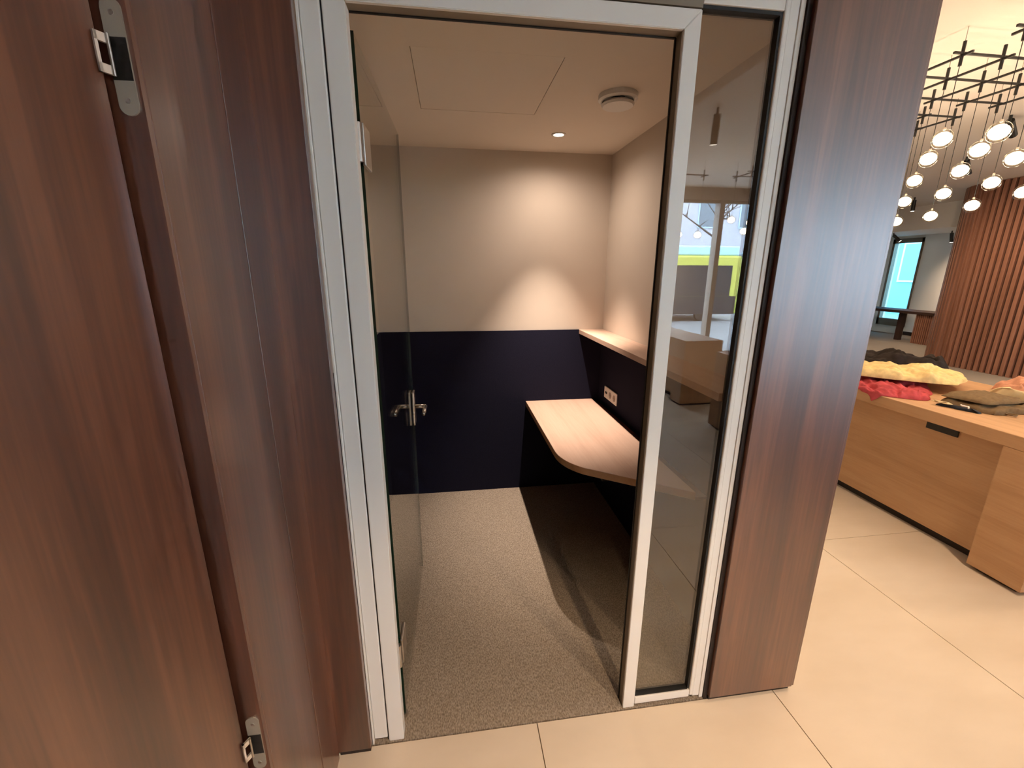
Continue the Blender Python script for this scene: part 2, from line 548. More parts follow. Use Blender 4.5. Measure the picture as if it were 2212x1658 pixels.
# walnut panel on the booth front, left of the frame
wf = thing('wall_front_left', (-0.155, -0.02, 0), 'narrow walnut panel between frame and left walnut wall', 'wall', kind='structure')
box('panel', -0.2115, -0.105, -0.030, -0.008, 0.022, LC, 'walnut', wf, bevel=0.0012)
box('plinth', -0.207, -0.108, -0.022, -0.008, 0.0, 0.022, 'plinth', wf)
# walnut column right of the sidelight
col = thing('column', (1.315, 0.02, 0), 'wide walnut clad column right of the glass sidelight', 'column', kind='structure')
box('cladding', 1.138, 1.484, -0.022, 0.06, 0.022, LC, 'walnut', col, bevel=0.0012)
box('corner_edge', 1.485, 1.496, -0.018, 0.06, 0.022, LC, 'walnut', col, bevel=0.001)
box('plinth', 1.142, 1.482, -0.010, 0.055, 0.0, 0.022, 'plinth', col)
box('shadow_gap', 1.124, 1.1375, -0.006, 0.05, 0.0, LC, 'plinth', col)
box('wall_right', XR, 1.494, 0.061, D + 0.1, 0, LC, 'wall', kind='structure', label='cream right wall of the booth above the shelf', cat='wall')

# ------------------------------------------------------------------ booth shell
box('floor_booth', XL - 0.1, 1.4, -0.004, D + 0.1, -0.05, 0.002, 'carpet', kind='structure', label='grey beige ribbed carpet inside the phone booth', cat='floor')
box('wall_back', XL - 0.1, XR, D, D + 0.1, 0.0, LC, 'wall', kind='structure', label='cream back wall of the booth with a light scallop', cat='wall')
box('wall_booth_left', XL - 0.1, XL, 0.101, D, 0.0, LC, 'wall', kind='structure', label='cream left wall of the booth behind the glass door', cat='wall')
box('trim_3', XL, XR, D - 0.010, D, 0.002, 1.194, 'navy', kind='structure', label='navy felt panel covering the lower back wall', cat='wall panel')
box('trim_4', XR - 0.006, XR, 0.10, D - 0.010, 0.002, 1.165, 'navy', kind='structure', label='navy felt panel on the right wall below the shelf', cat='wall panel')
box('trim_5', XL, XL + 0.008, 0.102, D - 0.010, 0.002, 1.194, 'navy', kind='structure', label='navy felt panel on the left wall behind the glass door', cat='wall panel')
px0, px1, py0, py1, g = 0.104, 0.634, 0.528, 1.100, 0.002
bc = boxes('ceiling_booth', [(XL, px0 - g, 0.03, D, H, H + 0.02), (px1 + g, XR, 0.03, D, H, H + 0.02), (px0 - g, px1 + g, 0.03, py0 - g, H, H + 0.02), (px0 - g, px1 + g, py1 + g, D, H, H + 0.02), (XL, XR, 0.03, D, H + 0.02, H + 0.06)], 'ceil', kind='structure', label='pale flat ceiling of the phone booth', cat='ceiling')
box('access_panel', px0, px1, py0, py1, H + 0.0005, H + 0.019, 'ceil', bc)
# lintel above the booth front
box('trim_6', -0.105, 1.1375, -0.012, 0.03, 2.262, LC, 'walnut', kind='structure', label='walnut fascia above the booth frame', cat='trim')
box('wall_booth_top', XL - 0.1, XR, 0.031, 0.06, H + 0.061, LC, 'wall', kind='structure', label='hidden bulkhead above the booth front', cat='wall')

# ------------------------------------------------------------------ booth front frame and sidelight
fr = thing('trim_7', (0.5, 0.02, 0), 'pale aluminium door frame of the phone booth', 'door frame', kind='structure')
FY0, FY1 = 0.0, 0.040
ZT, ZO = 2.167, 2.212


def mitre(bm, pts, y0, y1):
    f = [bm.verts.new((x, y0, z)) for x, z in pts]
    b = [bm.verts.new((x, y1, z)) for x, z in pts]
    bm.faces.new(f)
    bm.faces.new(list(reversed(b)))
    n = len(pts)
    for i in range(n):
        bm.faces.new((f[i], b[i], b[(i + 1) % n], f[(i + 1) % n]))
    bmesh.ops.recalc_face_normals(bm, faces=bm.faces)
    bmesh.ops.bevel(bm, geom=list(bm.edges), offset=0.0015, segments=2, affect='EDGES')


Wd, Wo = 0.803, 0.847
bm = bmesh.new(); mitre(bm, [(-0.050, 0.002), (0.0, 0.002), (0.0, ZT), (-0.050, ZO)], FY0, FY1); link('jamb', bm, 'frame', fr)
bm = bmesh.new(); mitre(bm, [(Wd, 0.002), (Wo, 0.002), (Wo, ZO), (Wd, ZT)], FY0, 0.012); link('jamb', bm, 'frame', fr)
bm = bmesh.new(); mitre(bm, [(-0.050, ZO), (0.0, ZT + 0.0004), (Wd, ZT + 0.0004), (Wo, ZO)], FY0, 0.012); link('head', bm, 'frame', fr)
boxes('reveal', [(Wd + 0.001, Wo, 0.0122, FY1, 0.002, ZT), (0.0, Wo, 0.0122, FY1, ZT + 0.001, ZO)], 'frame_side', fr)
boxes('seal', [(Wd - 0.002, Wd + 0.008, FY1, FY1 + 0.006, 0.002, ZT), (0.0, Wd, FY1, FY1 + 0.006, ZT - 0.002, ZT + 0.008)], 'gasket', fr)
fl2 = thing('trim_8', (-0.08, 0.02, 0), 'outer pale aluminium cover strip left of the door frame', 'trim', kind='structure')
box('strip', -0.098, -0.0545, 0.0, 0.03, 0.02, 2.26, 'frame', fl2, bevel=0.003)
box('edge', -0.1045, -0.0985, -0.006, 0.03, 0.004, 2.26, 'frame', fl2, bevel=0.0012)
box('joint', -0.0545, -0.0503, 0.006, 0.03, 0.003, 2.26, 'gasket', fl2)
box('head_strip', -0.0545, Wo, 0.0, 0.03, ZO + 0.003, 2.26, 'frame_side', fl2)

sl = thing('window_1', (0.97, 0.02, 0), 'narrow glass sidelight mirroring the street and lobby', 'window', kind='structure')
gx0, gx1, gz0, gz1 = 0.849, 1.059, 0.052, 2.216
box('pane', gx0, gx1 + 0.004, 0.014, 0.022, gz0 - 0.005, gz1 + 0.004, 'side_glass', sl)
boxes('gasket', [(gx1, gx1 + 0.007, 0.004, 0.03, gz0, gz1 + 0.008), (gx0, gx1, 0.004, 0.03, gz1, gz1 + 0.008), (gx0, gx1, 0.004, 0.03, gz0 - 0.004, gz0)], 'gasket', sl)
bm = bmesh.new()
bx(bm, gx1 + 0.0075, gx1 + 0.022, -0.002, 0.03, 0.022, 2.26, bevel=0.004)
link('frame_post', bm, 'frame', sl)
box('frame_strip', gx1 + 0.0225, gx1 + 0.050, 0.002, 0.03, 0.012, 2.26, 'frame', sl, bevel=0.003)
box('frame_strip', gx1 + 0.0505, 1.1235, 0.0, 0.03, 0.004, 2.26, 'frame', sl, bevel=0.0015)
box('bottom_rail', gx0 - 0.0015, gx1 + 0.007, -0.001, 0.03, 0.016, gz0 - 0.0045, 'frame', sl, bevel=0.002)
box('top_rail', Wo + 0.0005, gx1 + 0.007, -0.001, 0.03, gz1 + 0.0085, 2.26, 'frame', sl, bevel=0.002)

# ------------------------------------------------------------------ open glass door of the booth
d1 = thing('door_1', (-0.006, 0.5, 0), 'frameless glass door leaf swung open into the booth', 'door', kind='structure')
GA = math.atan2(0.014, 0.81)


def in_leaf(bm):
    bmesh.ops.rotate(bm, verts=bm.verts, cent=(0, 0, 0), matrix=Matrix.Rotation(-GA, 3, 'Z'))
    bmesh.ops.translate(bm, verts=bm.verts, vec=(-0.006, 0.083, 0))


bm = bmesh.new(); bx(bm, -0.0045, 0.0045, 0.002, 0.818, 0.014, 2.148); in_leaf(bm); link('leaf', bm, 'glass', d1)
bm = bmesh.new()
bx(bm, -0.0058, 0.0058, 0.0, 0.0018, 0.014, 2.148)
in_leaf(bm); link('leaf_edge', bm, 'glass_edge', d1)
bm = bmesh.new(); bx(bm, -0.0047, 0.0047, 0.8182, 0.8192, 0.014, 2.148); in_leaf(bm); link('leaf_edge', bm, 'glass_rim', d1)
for zc in (1.90, 0.30):
    for sx in (-1, 1):
        bm = bmesh.new()
        bx(bm, sx * 0.0052, sx * 0.014, -0.006, 0.075, zc - 0.05, zc + 0.05, bevel=0.002)
        in_leaf(bm)
        link('hinge', bm, 'steel', d1)
    bm = bmesh.new(); cyl(bm, (-0.004, 0.062, zc - 0.045), (-0.004, 0.062, zc + 0.045), 0.0085, 14); link('hinge_knuckle', bm, 'steel', d1)
bm = bmesh.new(); cyl(bm, (-0.006, 0.088, 0.003), (-0.006, 0.088, 0.016), 0.012, 14); link('pivot', bm, 'steel', d1)
# lever handle set
zh = 0.955
bm = bmesh.new()
for sx in (-1, 1):
    bx(bm, sx * 0.0052, sx * 0.017, 0.735, 0.795, zh - 0.090, zh + 0.075, bevel=0.004)
in_leaf(bm)
hd = link('lock_case', bm, 'steel', d1)
for sx in (-1, 1):
    bm = bmesh.new()
    tube(bm, [Vector((sx * 0.014, 0.765, zh)), Vector((sx * 0.062, 0.765, zh)), Vector((sx * 0.066, 0.755, zh)), Vector((sx * 0.066, 0.645, zh))], 0.0095, 12)
    in_leaf(bm)
    link('lever', bm, 'steel', hd, smooth=True)

# ------------------------------------------------------------------ booth fittings
# desk with a rounded, cut-away front corner
dz, dt = 0.686, 0.036
poly = [(0.722, D - 0.0105), (0.722, 0.84)]
p0, p1, p2 = Vector((0.722, 0.84)), Vector((0.722, 0.715)), Vector((0.815, 0.625))
for i in range(1, 9):
    t = i / 8
    q = p0 * (1 - t) ** 2 + p1 * 2 * t * (1 - t) + p2 * t * t
    poly.append((q.x, q.y))
poly += [(1.214, 0.335), (1.214, D - 0.0105)]
dk = thing('wall_desk', (0.97, 1.2, 0.6), 'cantilevered pale wood desk with rounded angled corner in booth', 'desk')
bm = bmesh.new(); prism(bm, poly, dz - dt, dz)
for f in bm.faces:
    f.material_index = 0 if abs(f.normal.z) > 0.5 else 1
bmesh.ops.bevel(bm, geom=[e for e in bm.edges if e.calc_face_angle(0) > 0.6], offset=0.0015, segments=1, affect='EDGES')
link('desk_top', bm, ['desk', 'desk_edge'], dk)
box('cable_tray', 1.2145, XR - 0.0065, 0.335, D - 0.0105, dz - 0.034, dz - 0.022, 'walnut', dk)
for yb in (0.62, 1.5):
    bm = bmesh.new()
    bx(bm, 0.90, XR - 0.0065, yb - 0.015, yb + 0.015, dz - dt - 0.03, dz - dt - 0.0005)
    link('bracket', bm, 'black', dk)
# shelf on top of the navy panel
sh = box('wall_shelf', 1.096, XR, 0.10, D - 0.0005, 1.1655, 1.1945, 'desk', bevel=0.0015, label='narrow pale wood shelf along the right booth wall', cat='shelf')
# sockets
so = thing('socket_strip', (XR - 0.01, 1.482, 0.738), 'white triple socket plate on the navy wall above the desk', 'socket')
sx = XR - 0.0065
box('plate', sx - 0.008, sx, 1.369, 1.595, 0.738, 0.818, 'plastic', so, bevel=0.002)
for k in range(3):
    yc = 1.408 + k * 0.074
    if k < 2:
        bm = bmesh.new(); cyl(bm, (sx - 0.0092, yc, 0.778), (sx - 0.0082, yc, 0.778), 0.022, 20); s_ = link('socket_well', bm, 'taupe', so)
        for dy in (-0.0095, 0.0095):
            bm = bmesh.new(); cyl(bm, (sx - 0.0098, yc + dy, 0.778), (sx - 0.0092, yc + dy, 0.778), 0.003, 8); link('hole', bm, 'black', s_)
    else:
        box('port', sx - 0.0092, sx - 0.0081, yc - 0.018, yc + 0.018, 0.770, 0.786, 'black', so)
# downlight and round air valve on the booth ceiling
dl = thing('downlight', (0.825, 1.378, H), 'small round recessed downlight glowing in the booth ceiling', 'downlight')
bm = bmesh.new(); lathe(bm, [(0.040, 0.0), (0.040, -0.004), (0.030, -0.005), (0.026, -0.001)], (0.825, 1.378, H), 28); link('ring', bm, 'frame', dl, smooth=True)
bm = bmesh.new(); lathe(bm, [(0.0, -0.002), (0.025, -0.002), (0.025, 0.0)], (0.825, 1.378, H), 24); link('lens', bm, 'led', dl)
spot_light('downlight_lamp', (0.825, 1.378, H - 0.008), (0.825, 1.378, 0), BOOTH_SPOT, 58, 1.0, (1.0, 0.80, 0.66), 0.012)
spot_light('downlight_lamp', (0.825, 1.378, H - 0.008), (0.825, 1.378, 0), BOOTH_SPOT * 0.085, 165, 1.0, (1.0, 0.80, 0.66), 0.012)
av = thing('ceiling_air_valve', (0.944, 0.815, H), 'round white air valve disc on the booth ceiling', 'vent')
bm = bmesh.new(); lathe(bm, [(0.0, 0.0), (0.083, 0.0), (0.083, -0.018), (0.074, -0.024), (0.066, -0.024), (0.060, -0.010), (0.0, -0.010)], (0.944, 0.815, H), 40); link('ring', bm, 'plastic', av, smooth=False)
bm = bmesh.new(); lathe(bm, [(0.0, -0.020), (0.060, -0.026), (0.070, -0.036), (0.064, -0.044), (0.0, -0.048)], (0.944, 0.815, H), 40); link('disc', bm, 'plastic', av, smooth=False)
bm = bmesh.new(); lathe(bm, [(0.030, -0.009), (0.030, -0.024), (0.0, -0.024)], (0.944, 0.815, H), 20); link('stem', bm, 'black', av)


# ------------------------------------------------------------------ oak benches
def bench(x0, x1, y0, y1, label, slot=True, flip=False):
    t = thing('display_bench', ((x0 + x1) / 2, (y0 + y1) / 2, 0), label, 'bench', 'oak display benches in the lobby')
    box('bench_top', x0, x1, y0, y1, 0.725, 0.797, 'oak', t, bevel=0.004)
    for ya, yb in ((y0, y0 + 0.235), (y1 - 0.235, y1)):
        l = box('leg_panel', x0 + 0.0005, x1 - 0.0005, ya + 0.0005, yb, 0.022, 0.7248, 'oak', t, bevel=0.0)
        box('foot', x0 + 0.03, x1 - 0.03, ya + 0.03, yb - 0.03, 0.0, 0.0215, 'plinth', l)
    box('front_panel', x0 + 0.085, x0 + 0.105, y0 + 0.236, y1 - 0.236, 0.055, 0.7245, 'oak', t)
    box('rear_panel', x1 - 0.105, x1 - 0.085, y0 + 0.236, y1 - 0.236, 0.055, 0.7245, 'oak', t)
    box('plinth', x0 + 0.12, x1 - 0.12, y0 + 0.236, y1 - 0.236, 0.0, 0.054, 'plinth', t)
    if slot:
        box('power_slot', x0 + 0.076, x0 + 0.0845, 0.765, 0.936, 0.664, 0.703, 'black', t)
    return t


bench(3.02, 4.10, 0.276, 2.42, 'oak display bench with folded clothes and towels on top')
bench(2.90, 3.72, -2.79, -0.72, 'oak display bench mirrored dimly beside the sidelight edge', False)
bench(2.94, 3.42, -5.30, -3.46, 'pale oak bench standing nearest the street windows', False)


# ------------------------------------------------------------------ clothes on the bench
def cloth(name, corners, z0, h, mat, label, cat='clothing', folds=3.0, amp=0.3, seed=0, nu=36, nv=24, drape=None, pw=5, rot=0.0, layers=0):
    """soft folded piece: corners in world xy (4), closed top and underside"""
    bm = bmesh.new()
    c = [Vector(p) for p in corners]

    def xy(u, v):
        return c[0] * (1 - u) * (1 - v) + c[1] * u * (1 - v) + c[2] * u * v + c[3] * (1 - u) * v

    top, bot = [], []
    for j in range(nv + 1):
        rt, rb = [], []
        for i in range(nu + 1):
            u, v = i / nu, j / nv
            a, b = 2 * u - 1, 2 * v - 1
            # round the outline a little
            k = 1 - 0.10 * (abs(a) ** 3) * (abs(b) ** 3)
            wob = 0.018 * noise.noise(Vector((u * 5 + seed, v * 5, 3.3)))
            p = xy(0.5 + a * k * 0.5, 0.5 + b * k * 0.5) + Vector((wob, -wob))
            e = max(0.0, 1 - abs(a) ** pw) ** 0.5 * max(0.0, 1 - abs(b) ** pw) ** 0.5
            wr = noise.fractal(Vector((u * folds + seed, v * folds * 0.45, seed * 1.7)), 1.0, 2.0, 3)
            rid = 1 - abs(noise.noise(Vector((u * folds * 0.8 + v * 1.2, v * folds * 1.5, seed + 9)))) * 2
            z = z0 + h * e * (0.72 + amp * wr + amp * 0.5 * rid)
            zb = z0
            if layers:
                z += 0.0
            if drape:
                ov = drape(p)
                z -= ov
                zb -= ov
            rt.append(bm.verts.new((p.x, p.y, max(z, zb + 0.001))))
            rb.append(bm.verts.new((p.x, p.y, zb)))
        top.append(rt)
        bot.append(rb)
    for j in range(nv):
        for i in range(nu):
            bm.faces.new((top[j][i], top[j][i + 1], top[j + 1][i + 1], top[j + 1][i]))
            bm.faces.new((bot[j][i], bot[j + 1][i], bot[j + 1][i + 1], bot[j][i + 1]))
    for i in range(nu):
        bm.faces.new((bot[0][i], bot[0][i + 1], top[0][i + 1], top[0][i]))
        bm.faces.new((bot[nv][i + 1], bot[nv][i], top[nv][i], top[nv][i + 1]))
    for j in range(nv):
        bm.faces.new((bot[j + 1][0], bot[j][0], top[j][0], top[j + 1][0]))
        bm.faces.new((bot[j][nu], bot[j + 1][nu], top[j + 1][nu], top[j][nu]))
    bmesh.ops.recalc_face_normals(bm, faces=bm.faces)
    o = link(name, bm, mat, None, smooth=True)
    return tag(o, label, cat, None)


TT = 0.798


def edge_drape(p):          # hangs over the front edge of the bench top
    return 0.0 if p.x >= 3.02 else min(0.09, (3.02 - p.x) * 2.2)


cloth('pink_towel', [(2.985, 1.20), (3.20, 1.02), (3.72, 1.44), (3.12, 1.74)], TT + 0.001, 0.042, 'pink', 'crumpled raspberry pink towel hanging over the bench edge', 'towel', seed=2, folds=7, amp=0.75, nu=64, nv=48, drape=edge_drape)
cloth('yellow_towel', [(3.10, 1.46), (3.52, 1.10), (3.94, 1.38), (3.34, 1.92)], TT + 0.068, 0.058, 'yellow', 'yellow towel folded on top of the pink towel', 'towel', seed=5, folds=6, amp=0.6, nu=72, nv=56)
cloth('dark_jacket', [(3.58, 1.90), (4.00, 1.50), (4.09, 1.66), (3.80, 2.26)], TT + 0.001, 0.165, 'dark', 'charcoal jacket heaped behind the yellow towel', 'jacket', seed=8, folds=5, amp=0.4, nu=64, nv=48)
cloth('rose_shirt', [(3.76, 1.06), (3.76, 0.56), (4.03, 0.32), (4.07, 1.30)], TT + 0.001, 0.125, 'rose', 'dusty rose shirt spread toward the right bench end', 'shirt', seed=11, folds=6, amp=0.6, nu=64, nv=40)
bag = thing('folded_bag', (3.4, 0.95, TT), 'olive brown folded bag with dark strap in front of the clothes', 'bag')
ob = cloth('bag_body', [(3.20, 1.00), (3.27, 0.735), (3.66, 0.74), (3.66, 1.06)], TT + 0.001, 0.062, 'olive', None, None, seed=14, folds=3.5, amp=0.35, pw=4, nu=56, nv=40)
for k_ in ('label', 'category'):
    if k_ in ob: del ob[k_]
fl_ = cloth('bag_flap', [(3.215, 1.005), (3.285, 0.78), (3.60, 0.80), (3.60, 1.03)], TT + 0.048, 0.032, 'olive', None, None, seed=21, folds=3, amp=0.3, pw=4, nu=40, nv=30)
st_ = cloth('strap', [(3.165, 0.955), (3.225, 0.775), (3.25, 0.785), (3.195, 0.965)], TT + 0.001, 0.020, 'navy_cloth', None, None, seed=25, folds=2, amp=0.2, nu=30, nv=8)
cl_ = cloth('strap_end', [(3.150, 0.985), (3.178, 0.90), (3.196, 0.905), (3.168, 0.99)], TT + 0.020, 0.012, 'cream', None, None, seed=28, folds=2, amp=0.2, nu=24, nv=6)
bm = bmesh.new()
tube(bm, [Vector((3.205, 0.865, TT + 0.030)), Vector((3.185, 0.845, TT + 0.032)), Vector((3.205, 0.825, TT + 0.030)), Vector((3.185, 0.810, TT + 0.026))], 0.004, 8)
bk_ = link('buckle', bm, 'plastic', None)
lps = []
for yl in (0.745, 0.70):
    bm = bmesh.new()
    pts_ = [Vector((3.36 + (0.745 - yl) * 2.2 + 0.018 * math.cos(a_), yl - 0.022 + 0.022 * math.sin(a_), TT + 0.010)) for a_ in [2 * PI * k / 12 for k in range(13)]]
    tube(bm, pts_, 0.0045, 6)
    lps.append(link('loop', bm, 'olive', None))
for o_ in [ob, fl_, st_, cl_, bk_] + lps:
    o_.location = o_.location - ORG[bag.name]
    o_.parent = bag
# pale inner lining showing behind the bag
cloth('cream_scarf', [(3.675, 1.06), (3.675, 0.66), (3.74, 0.60), (3.74, 1.10)], TT + 0.001, 0.115, 'cream', 'cream scarf edge arching behind the olive bag', 'scarf', seed=31, folds=3, amp=0.2, nu=40, nv=16)

# ------------------------------------------------------------------ pendant lamps
sph = {}


def pendant(xs_, ys_, zg, label, drops, ceiling=LC):
    t = thing('pendant_lamp', (sum(xs_) / len(xs_), sum(ys_) / len(ys_), ceiling), label, 'pendant lamp', 'black grid pendant lamps')
    ov = 0.06
    for x in xs_:
        box('bar', x - 0.006, x + 0.006, ys_[0] - ov, ys_[-1] + ov, zg - 0.006, zg + 0.006, 'black', t)
    for y in ys_:
        box('bar', xs_[0] - ov, xs_[-1] + ov, y - 0.006, y + 0.006, zg + 0.0062, zg + 0.018, 'black', t)
    for i, x in enumerate(xs_):
        for j, y in enumerate(ys_):
            dr = drops(x, y)
            bm = bmesh.new(); cyl(bm, (x, y, zg - 0.055), (x, y, zg + 0.075), 0.009, 8); rod = link('rod', bm, 'black', t)
            bm = bmesh.new(); cyl(bm, (x, y, zg - dr + 0.05), (x, y, zg - 0.05), 0.0022, 6); link('cord', bm, 'black', t)
            if i in (0, len(xs_) - 1) or j == 1:
                bm = bmesh.new(); cyl(bm, (x, y, zg + 0.07), (x, y, ceiling), 0.0018, 6); link('cord', bm, 'taupe', t)
            zb = zg - dr
            if 'm' not in sph:
                bm = bmesh.new(); bmesh.ops.create_uvsphere(bm, u_segments=24, v_segments=14, radius=0.055)
                sph['m'] = bm
                me = bpy.data.meshes.new('globe'); bm.to_mesh(me); me.materials.append(M['globe'])
                for p in me.polygons: p.use_smooth = True
                sph['globe'] = me
                bm = bmesh.new(); bmesh.ops.create_uvsphere(bm, u_segments=10, v_segments=7, radius=0.042)
                bmesh.ops.scale(bm, vec=(1.08, 1.08, 0.92), verts=bm.verts)
                me = bpy.data.meshes.new('lamp_core'); bm.to_mesh(me); me.materials.append(M['bulb'])
                for p in me.polygons: p.use_smooth = True
                sph['core'] = me
                bm = bmesh.new(); cyl(bm, (0, 0, 0.050), (0, 0, 0.064), 0.007, 10)
                me = bpy.data.meshes.new('cap'); bm.to_mesh(me); me.materials.append(M['taupe'])
                sph['cap'] = me
            gl = bpy.data.objects.new('globe', sph['globe']); C.objects.link(gl); gl.parent = t; gl.location = Vector((x, y, zb)) - ORG[t.name]
            co = bpy.data.objects.new('lamp_core', sph['core']); C.objects.link(co); co.parent = gl
            ca = bpy.data.objects.new('cap', sph['cap']); C.objects.link(ca); ca.parent = gl
    return t


GX = [3.30, 3.592, 3.88, 4.175, 4.475]
known = {(0, 1): .45, (1, 1): .501, (1, 2): .483, (2, 2): .55, (3, 2): .62, (2, 3): .558, (3, 3): .645, (4, 3): .727, (4, 4): .773, (3, 4): .661, (0, 0): .494}
GY = [1.112, 1.411, 1.72, 2.035, 2.34]


def dropf(x, y):
    i = min(range(5), key=lambda k: abs(GX[k] - x))
    j = min(range(5), key=lambda k: abs(GY[k] - y))
    if abs(GY[j] - y) < 0.05 and (i, j) in known: return known[(i, j)]
    return 0.44 + 0.17 * (x - 3.30) + 0.12 * abs(y - 1.41)


pendant(GX, [1.411, 1.72, 2.035], 2.85, 'middle black grid pendant lamp with glass globes above the clothes', dropf)
pendant(GX, [0.50, 0.805, 1.112], 2.85, 'black grid pendant lamp with globes, nearest right picture edge', dropf)
pendant(GX, [2.34, 2.645, 2.95], 2.85, 'hindmost black grid pendant lamp with globes, partly behind the column', dropf)
pendant([4.016, 4.29], [-4.5, -4.2], 2.80, 'small grid pendant lamp with globes mirrored right of the window mullion', lambda x, y: 2.80 - (2.27 if x < 4.1 and y < -4.4 else 2.24 if y < -4.4 else 2.10))
pendant([7.5, 7.79, 8.08, 8.37], [1.5, 1.8, 2.1], 2.70, 'added unseen black grid pendant lamp near the slatted wall, brightens the lobby ceiling', lambda x, y: 0.5)  # extra lamp outside the view, added to lift the lobby ceiling
pendant([3.27, 3.55], [-4.5], 2.80, 'single-bar pendant lamp with globes mirrored left of the window mullion', lambda x, y: 0.73)


# ------------------------------------------------------------------ ceiling spots of the lobby
def spot_fix(p, tgt, label, watts=LOBBY_SPOT, zc=LC, size=95, lit=True, length=0.20):
    t = thing('spotlight', (p[0], p[1], zc), label, 'spotlight', 'black cylinder spotlights on the lobby ceiling')
    a = Vector((p[0], p[1], zc - 0.05))
    d = (Vector(tgt) - a).normalized()
    bm = bmesh.new(); cyl(bm, (p[0], p[1], zc), (p[0], p[1], zc - 0.06), 0.012, 10); link('stem', bm, 'black', t)
    e = a + d * length
    bm = bmesh.new(); cyl(bm, a, e, 0.032, 20); link('housing', bm, 'black', t, smooth=False)
    bm = bmesh.new(); cyl(bm, e, e + d * 0.004, 0.027, 20); link('lens', bm, 'led_soft', t)
    if lit:
        spot_light('spotlight_lamp', e + d * 0.012, tgt, watts, size, 0.9, WARM, 0.04)
    return t


spot_fix((2.62, -2.8), (2.9, -3.4, 0), 'cylinder spotlight mirrored in the top of the sidelight', length=0.24, watts=40)
spot_fix((1.75, -1.9), (1.5, -0.7, 0), 'cylinder spotlight behind the camera aimed at the tiles', watts=85, size=80)
spot_fix((0.95, -1.75), (0.5, -0.55, 0), 'added unseen cylinder spotlight behind the camera, brightens the booth threshold', watts=130, size=56)  # added lamp out of view, brightens the floor near the threshold
spot_fix((2.7, -0.2), (2.5, 0.1, 0), 'cylinder spotlight above the tiles beside the column', watts=88, size=90)
spot_fix((4.6, 0.4), (3.8, 0.8, 0.8), 'cylinder spotlight aimed at the clothes on the bench', watts=45, size=80)
spot_fix((1.3, -3.9), (1.0, -3.4, 0), 'cylinder spotlight far behind the camera near the wooden wall', watts=25, size=70)
spot_fix((6.7, 3.9), (8.85, 4.6, 0.9), 'tilted cylinder spotlight aimed at the slatted wall', watts=150)
spot_fix((5.4, 2.6), (8.8, 3.9, 1.0), 'cylinder spotlight above the carpet right of the pendant lamps', watts=150)
spot_fix((6.2, 0.6), (6.1, 0.7, 0), 'added unseen cylinder spotlight right of the bench, bounces light to the ceiling', watts=300, size=110)  # out-of-view lamp added so the carpet throws light onto the ceiling
spot_fix((7.6, 2.4), (7.5, 2.4, 0), 'added unseen cylinder spotlight before the slatted wall, for ceiling bounce', watts=300, size=110)  # another added lamp out of view, brightens the ceiling by bounce
spot_fix((6.4, -2.2), (6.4, -2.2, 0), 'added unseen cylinder spotlight toward the street windows, for ceiling bounce', watts=250, size=110)  # added and unseen as well, lifts the ceiling off the floor bounce
spot_fix((10.75, 8.25), (11.9, 6.9, 0.7), 'cylinder spotlight left of the far window head', zc=2.5, watts=70)
spot_fix((11.4, 7.5), (11.6, 7.2, 0), 'cylinder spotlight below the lowered ceiling before the white wall', zc=2.5, watts=40)
spot_fix((9.2, 6.6), (9.6, 6.8, 0), 'cylinder spotlight between globes and far window', watts=160)

# ------------------------------------------------------------------ curved slatted wall
sw = thing('wall_slatted', (8.9, 4.6, 0), 'curved walnut wall of vertical wooden slats', 'wall', kind='structure')
path = []
s, R_, ye = 0.0, 0.9, 5.0
pitch = 0.088
n_str = 22
for k in range(n_str):
    path.append((8.85, 5.0 - pitch * (n_str - 1 - k), PI))
na = int(R_ * PI * 0.62 / pitch)
for k in range(1, na + 1):
    a = PI - k * pitch / R_
    path.append((9.75 + R_ * math.cos(a), 5.0 + R_ * math.sin(a), a))
me = None
for x, y, a in path:
    if me is None:
        bm = bmesh.new(); bx(bm, -0.02, 0.02, -0.026, 0.026, 0, LC - 0.001, bevel=0.002)
        o = link('slat', bm, 'slat', None, org=(0, 0, 0)); me = o.data
    else:
        o = bpy.data.objects.new('slat', me); C.objects.link(o)
    o.parent = sw
    o.location = Vector((x, y, 0)) - ORG[sw.name]
    o.rotation_euler = (0, 0, a)
bm = bmesh.new()
q = [(x - math.cos(a) * 0.0205, y - math.sin(a) * 0.0205) for x, y, a in path]
r_ = [(x - math.cos(a) * 0.06, y - math.sin(a) * 0.06) for x, y, a in path]
prism(bm, q + r_[::-1], 0.0, LC - 0.001)
link('backing', bm, 'slat_back', sw)

# ------------------------------------------------------------------ far bar table
bt = thing('bar_table', (11.0, 7.7, 0), 'dark wooden table with slatted end before the far window', 'table')
box('table_top', 10.75, 11.35, 6.95, 9.0, 0.66, 0.72, 'slat_back', bt, bevel=0.004)
box('leg', 10.95, 11.05, 7.76, 7.86, 0.0, 0.6595, 'slat_back', bt)
box('leg', 10.95, 11.05, 8.80, 8.90, 0.0, 0.6595, 'slat_back', bt)
for k in range(9):
    y = 6.98 + k * 0.042
    box('slat', 10.80, 10.83, y, y + 0.026, 0.0, 0.6595, 'slat', bt)
box('end_body', 10.8305, 11.2, 6.98, 7.36, 0.0, 0.6595, 'slat_back', bt)

